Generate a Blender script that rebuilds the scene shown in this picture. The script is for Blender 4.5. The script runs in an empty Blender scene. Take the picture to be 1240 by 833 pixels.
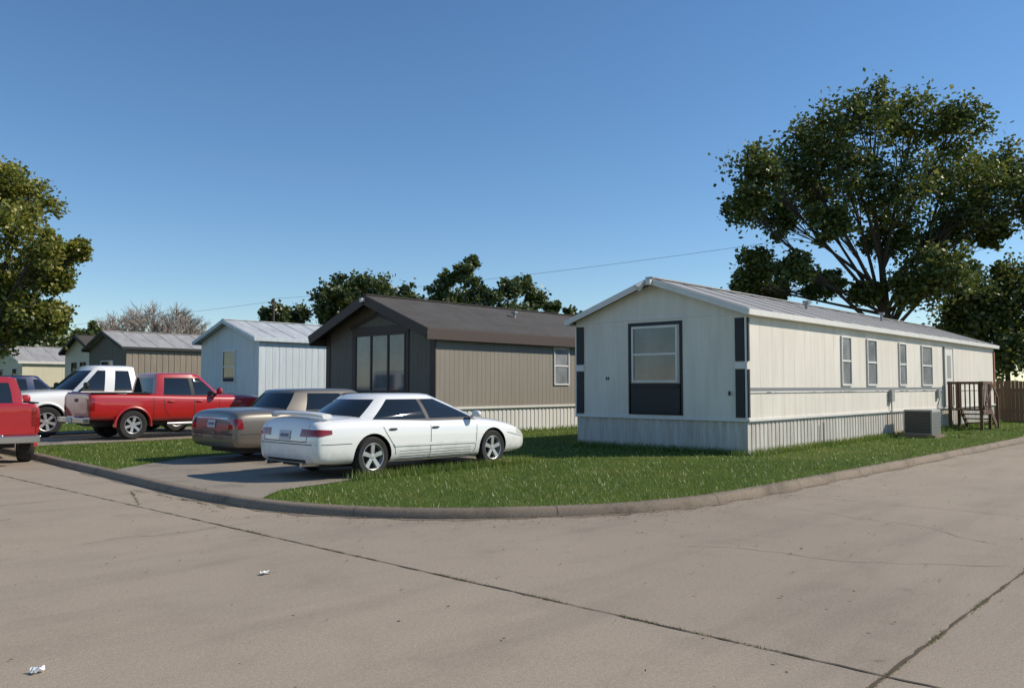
import bpy, bmesh, math, random
import numpy as np
from mathutils import Vector, Matrix
from mathutils.bvhtree import BVHTree
random.seed(7); rng=np.random.default_rng(7)
D=bpy.data; SC=bpy.context.scene
COL=SC.collection
# ---------------------------------------------------------------- frame
CU,CV,CZ=-16.83,-8.42,1.6
CA,SA=0.6756,0.7373
def CW(X,Y,z=0.0):
    return (CU+X*CA+Y*SA, CV-X*SA+Y*CA, z)
YZ=0.10
# ---------------------------------------------------------------- materials
def mat(name,col,rough=0.8,metal=0.0,coat=0.0,spec=0.5):
    m=D.materials.new(name); m.use_nodes=True
    b=m.node_tree.nodes['Principled BSDF']
    b.inputs['Base Color'].default_value=(*col,1); b.inputs['Roughness'].default_value=rough
    b.inputs['Metallic'].default_value=metal; b.inputs['Coat Weight'].default_value=coat
    b.inputs['Coat Roughness'].default_value=0.04
    b.inputs['Specular IOR Level'].default_value=spec
    return m
def nd(m,t,**k):
    n=m.node_tree.nodes.new(t)
    for a,v in k.items(): setattr(n,a,v)
    return n
def lk(m,a,b): m.node_tree.links.new(a,b)
def ramp(m,fac,stops):
    r=nd(m,'ShaderNodeValToRGB'); cr=r.color_ramp
    while len(cr.elements)<len(stops): cr.elements.new(0.5)
    for e,(p,c) in zip(cr.elements,stops):
        e.position=p; e.color=(*c,1) if len(c)==3 else c
    lk(m,fac,r.inputs[0]); return r.outputs[0]
def noise(m,scale,detail=4,rough=0.55,sc=(1,1,1),obj=True,dist=0.0):
    tc=nd(m,'ShaderNodeTexCoord'); mp=nd(m,'ShaderNodeMapping'); mp.inputs['Scale'].default_value=sc
    lk(m,tc.outputs['Object'],mp.inputs[0])
    n=nd(m,'ShaderNodeTexNoise'); n.inputs['Scale'].default_value=scale; n.inputs['Detail'].default_value=detail
    n.inputs['Roughness'].default_value=rough; n.inputs['Distortion'].default_value=dist
    lk(m,mp.outputs[0],n.inputs['Vector']); return n.outputs[0]
def mul(m,a,b,fac=1.0,mode='MULTIPLY'):
    x=nd(m,'ShaderNodeMix',data_type='RGBA',blend_type=mode); x.inputs[0].default_value=fac
    lk(m,a,x.inputs[6]) if not isinstance(a,tuple) else setattr(x.inputs[6],'default_value',(*a,1))
    lk(m,b,x.inputs[7]) if not isinstance(b,tuple) else setattr(x.inputs[7],'default_value',(*b,1))
    return x.outputs[2]
def setcol(m,s): lk(m,s,m.node_tree.nodes['Principled BSDF'].inputs['Base Color'])
def bump(m,h,strength=0.3,dist=0.01):
    b=nd(m,'ShaderNodeBump'); b.inputs['Strength'].default_value=strength; b.inputs['Distance'].default_value=dist
    lk(m,h,b.inputs['Height']); lk(m,b.outputs[0],m.node_tree.nodes['Principled BSDF'].inputs['Normal'])
def painted(name,col,dirt=0.25,rough=0.65,streak=(3,3,0.35),dcol=(0.45,0.38,0.28)):
    m=mat(name,col,rough)
    a=ramp(m,noise(m,1.6,6,0.65,streak),[(0.35,(1,1,1)),(0.75,tuple(1-dirt*(1-c) for c in dcol))])
    b=ramp(m,noise(m,0.5,3),[(0.3,(1,1,1)),(0.7,(0.9,0.9,0.9))])
    setcol(m,mul(m,mul(m,a,b),tuple(col)))
    bump(m,noise(m,60,2),0.08,0.004)
    return m
def concrete(name,col,dark=0.6,tint=0.9,wear=False):
    m=mat(name,col,0.88,spec=0.3)
    n1=ramp(m,noise(m,0.16,4,0.55,dist=0.4),[(0.3,(tint,tint,tint+0.01)),(0.52,(1,1,1)),(0.75,(1.07,1.05,1.02))])
    n2=ramp(m,noise(m,1.3,6,0.7),[(0.25,(dark+0.2,)*3),(0.48,(1,1,1)),(0.8,(1.05,)*3)])
    n3=ramp(m,noise(m,38,4,0.75),[(0.3,(0.82,0.81,0.80)),(0.65,(1.09,1.09,1.09))])
    n4=ramp(m,noise(m,150,2,0.6),[(0.34,(0.50,0.48,0.45)),(0.44,(1,1,1)),(0.7,(1.3,1.29,1.25))])
    s=mul(m,mul(m,mul(m,n1,n2),n3),n4)
    if wear:
        # old drips and small oil stains, long worn streaks along the lanes
        s=mul(m,s,ramp(m,noise(m,0.9,5,0.65,(0.25,1.5,1)),[(0.30,(0.86,0.86,0.87)),(0.5,(1,1,1))]))
        s=mul(m,s,ramp(m,noise(m,2.6,3,0.5),[(0.20,(0.55,0.54,0.53)),(0.27,(1,1,1))]))
    setcol(m,mul(m,s,tuple(col)))
    bump(m,noise(m,90,3,0.7),0.35,0.006)
    return m
M={}
M['road']=concrete('road_concrete',(0.335,0.278,0.215),0.65,0.86,True)
M['drive']=concrete('driveway_concrete',(0.27,0.235,0.19),0.35,0.85)
M['kerb']=concrete('kerb_concrete',(0.235,0.19,0.145),0.2,0.75)
M['joint']=mat('joint_tar',(0.085,0.065,0.042),0.95)
M['faint']=mat('joint_sawcut',(0.16,0.13,0.10),0.95)
def grassground():
    m=mat('lawn_soil',(0.07,0.09,0.03),0.95,spec=0.1)
    a=ramp(m,noise(m,0.5,5,0.6),[(0.3,(0.075,0.12,0.022)),(0.55,(0.10,0.145,0.028)),(0.75,(0.17,0.17,0.055))])
    b=ramp(m,noise(m,14,5,0.75),[(0.3,(0.45,0.45,0.45)),(0.7,(1.3,1.3,1.2))])
    setcol(m,mul(m,a,b)); bump(m,noise(m,25,4,0.7),0.8,0.05); return m
M['lawn']=grassground()
def leafmat(name,c1,c2,c3,trans=0.3,scale=0.35,lo=(0.72,0.75,0.75),hi=(1.2,1.15,1.0)):
    m=D.materials.new(name); m.use_nodes=True; nt=m.node_tree; nt.nodes.clear()
    out=nd(m,'ShaderNodeOutputMaterial'); d=nd(m,'ShaderNodeBsdfDiffuse'); t=nd(m,'ShaderNodeBsdfTranslucent'); mx=nd(m,'ShaderNodeMixShader')
    gl=nd(m,'ShaderNodeBsdfGlossy'); gl.inputs['Roughness'].default_value=0.45; m2=nd(m,'ShaderNodeMixShader'); m2.inputs[0].default_value=0.05
    g=nd(m,'ShaderNodeNewGeometry')
    r=ramp(m,g.outputs['Random Per Island'],[(0.0,c1),(0.55,c2),(1.0,c3)])
    n=ramp(m,noise(m,scale,2),[(0.35,lo),(0.65,hi)])
    c=mul(m,r,n); lk(m,c,d.inputs['Color']); lk(m,c,t.inputs['Color'])
    mx.inputs[0].default_value=trans; lk(m,d.outputs[0],mx.inputs[1]); lk(m,t.outputs[0],mx.inputs[2])
    lk(m,mx.outputs[0],m2.inputs[1]); lk(m,gl.outputs[0],m2.inputs[2]); lk(m,m2.outputs[0],out.inputs[0])
    return m
M['blade']=leafmat('grass_blades',(0.10,0.17,0.025),(0.165,0.245,0.038),(0.30,0.31,0.09),0.35,0.6,(0.78,0.9,0.8),(1.15,1.08,1.0))
M['leaf']=leafmat('broad_leaves',(0.06,0.095,0.02),(0.105,0.145,0.03),(0.26,0.26,0.06),0.4)
M['leaf2']=leafmat('yellowing_leaves',(0.10,0.14,0.02),(0.20,0.22,0.035),(0.38,0.34,0.08),0.45)
M['leafd']=leafmat('distant_leaves',(0.055,0.09,0.028),(0.09,0.125,0.035),(0.16,0.19,0.06),0.35,0.15)
M['bark']=mat('bark',(0.07,0.055,0.04),0.95)
bump(M['bark'],noise(M['bark'],8,5,0.7,(3,3,0.5)),0.8,0.04)
M['barkg']=mat('bare_twigs',(0.30,0.25,0.21),0.95)
M['black']=mat('black_plastic',(0.012,0.012,0.013),0.6)
M['gap']=mat('panel_gap',(0.03,0.03,0.03),0.7)
M['tyre']=mat('tyre_rubber',(0.022,0.021,0.02),0.85)
M['chrome']=mat('chrome',(0.6,0.6,0.6),0.18,1.0)
M['alloy']=mat('alloy_wheel',(0.6,0.6,0.6),0.35,0.7)
M['cglass']=mat('car_glass',(0.012,0.015,0.016),0.03,0,0,0.8)
M['redlens']=mat('tail_lens',(0.25,0.008,0.008),0.12,0,0.6)
M['clens']=mat('clear_lens',(0.6,0.6,0.58),0.1,0,0.8)
M['plate']=mat('license_plate',(0.55,0.56,0.58),0.5)
M['white']=painted('white_trim',(0.74,0.72,0.67),0.15,0.5)
M['dark']=painted('charcoal_trim',(0.02,0.0205,0.021),0.1,0.6)
M['brown']=painted('brown_trim',(0.06,0.04,0.032),0.1,0.6)
M['cream']=painted('cream_siding',(0.77,0.725,0.635),0.28)
M['creamskirt']=painted('cream_skirting',(0.64,0.61,0.55),0.6,0.6,(5,5,0.6),(0.4,0.32,0.24))
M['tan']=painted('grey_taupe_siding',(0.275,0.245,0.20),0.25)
M['taupeshade']=painted('taupe_siding_shaded',(0.145,0.132,0.108),0.25)  # darker taupe for the front walls; their shade is put into the colour
M['bluewhite']=painted('pale_blue_siding',(0.62,0.69,0.73),0.5,0.6,(6,6,0.3),(0.5,0.5,0.5))
M['greywood']=painted('weathered_siding',(0.30,0.25,0.195),0.5)
M['yellow']=painted('yellow_siding',(0.70,0.65,0.48),0.2)
M['wood']=painted('weathered_wood',(0.13,0.075,0.045),0.5,0.85)
def roofmat(name,c,r=0.5,met=0.0,sc=(1,1,1)):
    m=mat(name,c,r,met)
    a=ramp(m,noise(m,1.5,6,0.7,sc),[(0.3,(0.7,0.68,0.66)),(0.6,(1.05,1.05,1.05))])
    b=ramp(m,noise(m,20,4,0.7),[(0.3,(0.8,0.8,0.8)),(0.7,(1.1,1.1,1.1))])
    setcol(m,mul(m,mul(m,a,b),tuple(c))); return m
M['roofm']=roofmat('metal_roof',(0.40,0.39,0.375),0.5,0.0,(3,0.5,1))
M['roofd']=roofmat('shingle_roof',(0.075,0.068,0.062),0.9)
M['roofb']=roofmat('bluish_metal_roof',(0.50,0.53,0.55),0.5,0.0,(3,0.5,1))
def winglass(name,c1,c2,stripes=True):
    m=mat(name,c1,0.06,0,0,0.6)
    tc=nd(m,'ShaderNodeTexCoord'); sp=nd(m,'ShaderNodeSeparateXYZ'); lk(m,tc.outputs['Object'],sp.inputs[0])
    mt=nd(m,'ShaderNodeMath',operation='MULTIPLY'); lk(m,sp.outputs[2],mt.inputs[0]); mt.inputs[1].default_value=26
    fr=nd(m,'ShaderNodeMath',operation='FRACT'); lk(m,mt.outputs[0],fr.inputs[0])
    a=ramp(m,fr.outputs[0],[(0.0,c2),(0.25,c1),(0.9,c1),(1.0,c2)])
    b=ramp(m,noise(m,1.3,3),[(0.35,(0.55,0.58,0.6)),(0.65,(1,1,1))])  # patches in the pane colour, painted as reflections of trees
    setcol(m,mul(m,a,b)); return m
M['wblind']=winglass('window_blinds',(0.36,0.37,0.37),(0.15,0.155,0.16))
M['wdark']=winglass('window_dark',(0.05,0.055,0.06),(0.03,0.033,0.036))
M['wscreen']=winglass('window_screen',(0.19,0.20,0.205),(0.10,0.105,0.11))
M['ac']=mat('ac_metal',(0.35,0.34,0.31),0.5,0.2)
M['paper']=mat('paper',(0.75,0.75,0.73),0.8)
# ---------------------------------------------------------------- mesh builder
class MB:
    def __init__(s): s.v=[]; s.f=[]
    def box(s,x0,x1,y0,y1,z0,z1):
        b=len(s.v)
        s.v+=[(x0,y0,z0),(x1,y0,z0),(x1,y1,z0),(x0,y1,z0),(x0,y0,z1),(x1,y0,z1),(x1,y1,z1),(x0,y1,z1)]
        s.f+=[tuple(b+i for i in q) for q in [(0,3,2,1),(4,5,6,7),(0,1,5,4),(1,2,6,5),(2,3,7,6),(3,0,4,7)]]
        return s
    def poly(s,pts):
        b=len(s.v); s.v+=[tuple(p) for p in pts]; s.f.append(tuple(range(b,b+len(pts)))); return s
    def beam(s,p,q,w,h):
        p=Vector(p);q=Vector(q);d=(q-p).normalized()
        sd=d.cross(Vector((0,0,1)))
        if sd.length<1e-3: sd=Vector((1,0,0))
        sd.normalize(); up=sd.cross(d)
        b=len(s.v)
        for o in (p,q):
            for a,c in ((-1,-1),(1,-1),(1,1),(-1,1)): s.v.append(tuple(o+sd*a*w/2+up*c*h/2))
        s.f+=[tuple(b+i for i in t) for t in [(0,1,2,3),(7,6,5,4),(0,4,5,1),(1,5,6,2),(2,6,7,3),(3,7,4,0)]]
        return s
    def tube(s,pts,rad,n=6,cap=True):
        b=len(s.v); L=len(pts); pts=[Vector(p) for p in pts]
        for i,p in enumerate(pts):
            d=(pts[min(i+1,L-1)]-pts[max(i-1,0)]).normalized()
            a=Vector((0,0,1)) if abs(d.z)<0.9 else Vector((1,0,0))
            x=d.cross(a).normalized(); y=d.cross(x)
            r=rad[i] if hasattr(rad,'__len__') else rad
            for k in range(n):
                t=2*math.pi*k/n; s.v.append(tuple(p+x*math.cos(t)*r+y*math.sin(t)*r))
        for i in range(L-1):
            for k in range(n):
                k2=(k+1)%n; s.f.append((b+i*n+k,b+i*n+k2,b+(i+1)*n+k2,b+(i+1)*n+k))
        if cap:
            s.f.append(tuple(b+k for k in range(n))); s.f.append(tuple(b+(L-1)*n+k for k in range(n)))
        return s
    def grid(s,rows,closed=False):
        b=len(s.v); n=len(rows[0])
        for r in rows: s.v+=[tuple(p) for p in r]
        for i in range(len(rows)-1):
            for k in range(n if closed else n-1):
                k2=(k+1)%n; s.f.append((b+i*n+k,b+i*n+k2,b+(i+1)*n+k2,b+(i+1)*n+k))
        return s
    def lathe(s,prof,c,n=28):
        rows=[[ (c[0]+r*math.cos(2*math.pi*k/n),c[1]+y,c[2]+r*math.sin(2*math.pi*k/n)) for k in range(n)] for r,y in prof]
        return s.grid(rows,True)
    def obj(s,name,m,parent=None,smooth=False,bevel=0,ang=35,recalc=True):
        me=D.meshes.new(name); me.from_pydata(s.v,[],s.f)
        if recalc:
            bm=bmesh.new(); bm.from_mesh(me); bmesh.ops.recalc_face_normals(bm,faces=bm.faces); bm.to_mesh(me); bm.free()
        if smooth:
            me.polygons.foreach_set('use_smooth',[True]*len(me.polygons)); me.set_sharp_from_angle(angle=math.radians(ang))
        o=D.objects.new(name,me); COL.objects.link(o); me.materials.append(m)
        if parent: o.parent=parent
        if bevel:
            b=o.modifiers.new('b','BEVEL'); b.width=bevel; b.segments=2; b.limit_method='ANGLE'
        return o
def empty(name,loc=(0,0,0),rz=0,sc=1):
    e=D.objects.new(name,None); COL.objects.link(e); e.location=loc; e.rotation_euler=(0,0,rz); e.scale=(sc,)*3; e.empty_display_size=0.3
    return e
def fast(name,verts,k,m,parent=None):
    n=len(verts)//k; me=D.meshes.new(name)
    me.vertices.add(n*k); me.vertices.foreach_set('co',np.asarray(verts,dtype=np.float32).ravel())
    me.loops.add(n*k); me.loops.foreach_set('vertex_index',np.arange(n*k,dtype=np.int32))
    me.polygons.add(n); me.polygons.foreach_set('loop_start',np.arange(0,n*k,k,dtype=np.int32))
    me.update(calc_edges=True); me.materials.append(m)
    o=D.objects.new(name,me); COL.objects.link(o)
    if parent: o.parent=parent
    return o
# ---------------------------------------------------------------- ground
MB().poly([(-900,-900,-0.02),(900,-900,-0.02),(900,900,-0.02),(-900,900,-0.02)]).obj('ground',M['lawn'])
kp=[(-10.3,130),(-10.3,60),(-10.3,30),(-10.35,18),(-10.45,12.5),(-10.65,9.5),(-10.84,6.8),(-11.08,3.9),(-11.12,2.33),(-11.0,1.06),(-10.6,-0.06),(-10.0,-0.96),(-9.18,-1.69),(-8.27,-2.28),(-7.5,-2.58),(-6.47,-2.79),(-5.0,-2.88),(-2.9,-2.92),(0.1,-2.98),(4.4,-3.05),(11.1,-3.1),(30,-3.1),(110,-3.1)]
def catmull(p,n=6):
    out=[]
    for i in range(len(p)-1):
        a=Vector(p[max(i-1,0)]);b=Vector(p[i]);c=Vector(p[i+1]);d=Vector(p[min(i+2,len(p)-1)])
        if (c-b).length>8: out.append(b); continue
        if (a-b).length>3*(c-b).length: a=b-(c-b)
        if (d-c).length>3*(c-b).length: d=c+(c-b)
        for k in range(n):
            t=k/n; out.append(0.5*((2*b)+(c-a)*t+(2*a-5*b+4*c-d)*t*t+(3*b-a-3*c+d)*t**3))
    out.append(Vector(p[-1])); return out
K=catmull(kp)
R=empty('concrete_road')
MB().poly([(110,-3.4,0),(-60,-3.4,0),(-60,-12,0),(110,-12,0)]).obj('slab_a',M['road'],R)
MB().poly([(-9.0,130,0.0),(-19.8,130,0.0),(-19.8,-3.401,0),(-4.0,-3.401,0),(-4.0,-2.0,0),(-9.0,-1.0,0)]).obj('slab_b',M['road'],R)
MB().poly([(-19.8,-12.001,0),(-11,-12.001,0),(-11,-80,0),(-19.8,-80,0)]).obj('slab_c',M['road'],R)
MB().poly([(-4.0,-3.399,0.0),(110,-3.399,0.0),(110,-2.95,0.0),(-4.0,-2.0,0.0)]).obj('slab_d',M['road'],R)
def nrm(i):
    a=K[max(i-1,0)];b=K[min(i+1,len(K)-1)];d=(b-a).normalized(); return Vector((-d.y,d.x))
inn=[K[i]+nrm(i)*0.15 for i in range(len(K))]
MB().poly([(p.x,p.y,YZ) for p in inn]+[(110,130,YZ)]).obj('lawn',M['lawn'])
prof=[(0.0,-0.01),(0.0,0.015),(0.03,0.075),(0.05,0.10),(0.08,0.112),(0.19,0.114),(0.20,0.08)]
MB().grid([[(K[i].x+nrm(i).x*a,K[i].y+nrm(i).y*a,z) for a,z in prof] for i in range(len(K))]).obj('kerb',M['kerb'],smooth=True)
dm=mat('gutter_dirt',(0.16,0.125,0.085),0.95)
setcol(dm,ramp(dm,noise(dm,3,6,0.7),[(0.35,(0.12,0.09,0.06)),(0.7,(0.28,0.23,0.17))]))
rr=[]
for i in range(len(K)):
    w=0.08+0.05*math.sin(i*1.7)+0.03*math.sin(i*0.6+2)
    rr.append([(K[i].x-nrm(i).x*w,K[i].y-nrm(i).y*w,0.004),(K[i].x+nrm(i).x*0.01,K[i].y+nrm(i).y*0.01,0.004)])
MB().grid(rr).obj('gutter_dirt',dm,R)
kj=MB(); acc=0
for i in range(1,len(K)):
    acc+=(K[i]-K[i-1]).length
    if acc>2.4:
        acc=0; n=nrm(i); t=Vector((n.y,-n.x))*0.004
        a=[K[i]+n*q[0]*1.0-t for q in prof[1:6]]; b=[K[i]+n*q[0]+t for q in prof[1:6]]
        kj.grid([[(a[j].x-n.x*0.002,a[j].y-n.y*0.002,prof[j+1][1]+0.002) for j in range(5)],[(b[j].x-n.x*0.002,b[j].y-n.y*0.002,prof[j+1][1]+0.002) for j in range(5)]])
kj.obj('kerb_joints',M['joint'],R)
ok=MB(); ok.box(-19.95,-19.8,-3.4,130,-0.02,0.11); ok.box(-60,-19.8,-3.4,-3.25,-0.02,0.11); ok.box(-11,110,-12.15,-12.0,-0.02,0.11); ok.box(-60,-19.8,-12.15,-12,-0.02,0.11)
ok.obj('kerb',M['kerb'],bevel=0.02)
def wob(p,q,w,z,mb,step=0.25,amp=0.012):
    p=Vector(p);q=Vector(q);L=(q-p).length;n=int(L/step)+1;d=(q-p)/L;s=Vector((-d.y,d.x));rows=[]
    for i in range(n+1):
        o=p+d*L*i/n+s*random.uniform(-amp,amp); ww=w*random.uniform(0.3,1.6)
        rows.append([(o.x-s.x*ww/2,o.y-s.y*ww/2,z),(o.x+s.x*ww/2,o.y+s.y*ww/2,z)])
    mb.grid(rows)
jn=MB(); wob((-12.0,40),(-12.0,-40),0.018,0.005,jn,0.12,0.006); wob((-50,-6.8),(60,-6.8),0.02,0.008,jn,0.12,0.006)
jn.obj('main_joints',M['joint'],R)
jn=MB()
for x in (-5.0,1.5,8,14.5,21): wob((x,-3.0),(x,-12),0.010,0.006,jn)
for y in (4.2,10.5,17): wob((-19.8,y),(-10.8,y),0.010,0.006,jn)
wob((-15.6,-6.8),(-15.6,40),0.008,0.0065,jn)
# meandering hairline cracks
for (cx,cy,a0,L) in ((-9.5,-4.0,-1.2,3.0),(-7.2,-9.3,1.3,2.6),(-13.6,0.5,0.4,1.6),(-6.3,-3.2,-1.6,3.4)):
    p=Vector((cx,cy)); a=a0; l=0; rows=[]
    while l<L:
        a+=random.gauss(0,0.22); a=a0+(a-a0)*0.9; d=Vector((math.cos(a),math.sin(a))); p=p+d*0.08; l+=0.08; ww=0.002+0.003*random.random(); s=Vector((-d.y,d.x))*ww
        rows.append([(p.x-s.x,p.y-s.y,0.0035),(p.x+s.x,p.y+s.y,0.0035)])
    jn.grid(rows)
jn.obj('saw_cuts_and_cracks',M['faint'],R)
DR=[[(-10.98,1.5),(-10.2,2.2),(-8.6,2.5),(-4.4,2.55),(-3.9,8.6),(-8.6,8.4),(-9.8,7.6),(-10.72,6.9),(-10.9,4.5)],
    [(-10.35,13.8),(-9.6,14.6),(-1.8,14.6),(-1.8,21.2),(-9.6,21.2),(-10.1,22.0)],
    [(-10.1,28),(-1.8,28.5),(-1.8,32.0),(-10.1,32.0)]]
for i,p in enumerate(DR):
    MB().poly([(x,y,0.108) for x,y in p]).obj('driveway',M['drive'])
dj=MB(); wob((-10.9,4.9),(-3.9,4.9),0.015,0.113,dj); wob((-7.2,2.5),(-7.2,8.4),0.015,0.114,dj); dj.obj('driveway_joints',M['joint'],R)
# ---------------------------------------------------------------- grass
def inpoly(x,y,P):
    ins=np.zeros(len(x),bool); n=len(P)
    for i in range(n):
        x1,y1=P[i];x2,y2=P[(i+1)%n]
        if y1==y2: continue
        c=((y1>y)!=(y2>y))&(x<(x2-x1)*(y-y1)/(y2-y1)+x1); ins^=c
    return ins
def blades(x,y,z,h0,h1,w,seed=1,lean=0.5):
    r=np.random.default_rng(seed);n=len(x); d=np.hypot(x-CU,y-CV); k=np.clip(d/13,0.7,3)
    a=r.uniform(0,2*np.pi,n); h=r.uniform(h0,h1,n); ww=w*k*r.uniform(0.6,1.4,n)
    la=r.uniform(0,2*np.pi,n); ll=h*r.uniform(0,lean,n)*1.3
    V=np.zeros((n,3,3))
    V[:,0]=np.stack([x-np.cos(a)*ww,y-np.sin(a)*ww,z],1); V[:,1]=np.stack([x+np.cos(a)*ww,y+np.sin(a)*ww,z],1)
    V[:,2]=np.stack([x+np.cos(la)*ll,y+np.sin(la)*ll,z+h],1)
    return V.reshape(-1,3)
N=1000000
x=rng.uniform(-11.2,26,N); y=rng.uniform(-3.1,34,N); d=np.hypot(x-CU,y-CV)
keep=rng.random(N)<np.clip((11.5/d)**2.2,0,1)
x=x[keep];y=y[keep]
YP=[(p.x,p.y) for p in inn]+[(110,130)]
keep=inpoly(x,y,YP)
for P in DR: keep&=~inpoly(x,y,P)
for (a,b,c,e) in [(0,22,0,4.77),(0,18,10.15,15.75),(0,17,20.2,24.8),(0,17,32.3,37)]:
    keep&=~((x>a)&(x<b)&(y>c)&(y<e))
clm=np.sin(x*2.1+np.sin(y*1.7)*1.5)*np.sin(y*2.6+np.sin(x*1.1)*2)
keep&=(rng.random(len(x))<0.8+0.2*clm)
x=x[keep];y=y[keep]
g=blades(x,y,np.full(len(x),YZ-0.005),0.025,0.075,0.0055,2,0.9)
gr=empty('grass')
fast('lawn_blades',g,3,M['blade'],gr)
def line_pts(p,q,n,s):
    t=rng.random(n); return p[0]+(q[0]-p[0])*t+rng.normal(0,s,n), p[1]+(q[1]-p[1])*t+rng.normal(0,s,n)
fx=[];fy=[]
for p,q,n,s in [((0,-0.12),(22,-0.12),7000,0.08),((-0.12,0),(-0.12,4.8),2500,0.07),((0,10.0),(18,10.0),2500,0.08),((-0.15,10.1),(-0.15,15.8),1000,0.08),((-8.8,2.42),(-4.5,2.45),2600,0.06)]:
    a,b=line_pts(p,q,n,s); fx.append(a);fy.append(b)
fast('tall_fringe',blades(np.concatenate(fx),np.concatenate(fy),np.full(sum(map(len,fx)),YZ-0.005),0.05,0.20,0.006,5,0.5),3,M['blade'],gr)
tx=[];ty=[]
for _ in range(110):
    cx=random.uniform(-10.5,18);cy=random.uniform(-2.7,-0.3) if random.random()<0.6 else random.uniform(-2,9); c=random.randint(10,30)
    tx.append(rng.normal(cx,0.07,c));ty.append(rng.normal(cy,0.07,c))
tx=np.concatenate(tx);ty=np.concatenate(ty); kk=inpoly(tx,ty,YP)&~inpoly(tx,ty,DR[0])&~((tx>0)&(ty>0))
fast('tufts',blades(tx[kk],ty[kk],np.full(kk.sum(),YZ-0.005),0.06,0.14,0.0055,15,0.8),3,M['blade'],gr)
kx=[];ky=[]
for i in range(40,len(K)-3):
    n=nrm(i); L=(K[i+1]-K[i]).length; c=int(min(L*160,900))
    t=rng.random(c); o=rng.normal(0.19,0.035,c)
    kx.append(K[i].x+(K[i+1].x-K[i].x)*t+n.x*o); ky.append(K[i].y+(K[i+1].y-K[i].y)*t+n.y*o)
kx=np.concatenate(kx);ky=np.concatenate(ky); kk=~(inpoly(kx,ky,DR[0]))
fast('kerb_edge_blades',blades(kx[kk],ky[kk],np.full(kk.sum(),0.10),0.02,0.07,0.005,6,1.2),3,M['blade'],gr)
wx=[];wy=[]
for (p,q,n) in [((-12,3.5),(-12,-9),50),((-13.5,-6.8),(-3,-6.8),60),((-11.9,3),(-11.2,5),10),((-11.3,1.5),(-11.3,4.5),12)]:
    for _ in range(n):
        t=random.random()**0.8; cx=p[0]+(q[0]-p[0])*t; cy=p[1]+(q[1]-p[1])*t; c=random.randint(6,45)
        al=Vector((q[0]-p[0],q[1]-p[1])).normalized()
        a=rng.normal(0,0.07,c); b=rng.normal(0,0.009,c)
        wx.append(cx+al.x*a-al.y*b); wy.append(cy+al.y*a+al.x*b)
wx=np.concatenate(wx);wy=np.concatenate(wy)
fast('joint_weeds',blades(wx,wy,np.full(len(wx),0.0),0.006,0.025,0.004,9,1.5),3,leafmat('dry_weeds',(0.10,0.11,0.03),(0.17,0.17,0.05),(0.30,0.26,0.12),0.3),gr)
n=1100; i_=rng.integers(30,len(K)-4,n); px=[];py=[]
for i in i_:
    nn=nrm(int(i)); o=-abs(random.gauss(0,0.25))-0.02 if random.random()<0.6 else -random.uniform(0,6)
    px.append(K[i].x+nn.x*o+random.uniform(-.4,.4)*(1 if i<80 else 3)); py.append(K[i].y+nn.y*o+random.uniform(-.1,.1))
px=np.array(px);py=np.array(py); kk=~inpoly(px,py,YP); px=px[kk];py=py[kk]; n=len(px)
an=rng.uniform(0,6.28,n); s=rng.uniform(0.006,0.022,n); V=np.zeros((n,4,3))
for k,(da,ds) in enumerate(((0,1),(1.57,0.5),(3.14,1),(4.71,0.5))):
    V[:,k]=np.stack([px+np.cos(an+da)*s*ds,py+np.sin(an+da)*s*ds,0.008+rng.uniform(0,0.012,n)],1)
fast('fallen_leaves',V.reshape(-1,3),4,leafmat('dry_leaves',(0.10,0.06,0.03),(0.22,0.15,0.07),(0.34,0.27,0.15),0.1))
# ---------------------------------------------------------------- homes
def corr(mb,p0,p1,z0,z1,pitch,g,dep,e=0.01):
    p0=Vector(p0);p1=Vector(p1);L=(p1-p0).length;d=(p1-p0)/L;n=Vector((d.y,-d.x))
    zf=z1 if callable(z1) else (lambda s:z1)
    pts=[];s=0
    while s<L-1e-4:
        for a,dd in ((0,0),(pitch*(1-g),0),(pitch*(1-g)+e,-dep),(pitch-e,-dep)):
            if s+a<=L: pts.append((s+a,dd))
        s+=pitch
    pts.append((L,0))
    rows=[]
    for s,dd in pts:
        q=p0+d*s+n*dd; rows.append([(q.x,q.y,z0),(q.x,q.y,zf(s))])
    mb.grid(rows)
def window(par,face,a0,a1,z0,z1,frame='white',glass='wblind',mull=0,rail=True,fw=0.05,pos=0.0):
    fr=MB();gl=MB()
    def B(mb,a,b,c,d,o0,o1):
        if face=='f': mb.box(pos-o1,pos-o0,a,b,c,d)
        else: mb.box(a,b,pos-o1,pos-o0,c,d)
    B(fr,a0,a0+fw,z0,z1,-0.02,0.045);B(fr,a1-fw,a1,z0,z1,-0.02,0.045)
    B(fr,a0+fw,a1-fw,z0,z0+fw,-0.02,0.045);B(fr,a0+fw,a1-fw,z1-fw,z1,-0.02,0.045)
    if rail: B(fr,a0+fw,a1-fw,(z0+z1)/2-0.025,(z0+z1)/2+0.025,-0.02,0.035)
    for k in range(mull):
        c=a0+(a1-a0)*(k+1)/(mull+1); B(fr,c-0.04,c+0.04,z0+fw,z1-fw,-0.02,0.04)
    B(gl,a0+fw,a1-fw,z0+fw,z1-fw,-0.02,0.012)
    fr.obj('window_frame',M[frame],par,bevel=0.004); gl.obj('window_glass',M[glass],par)
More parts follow.
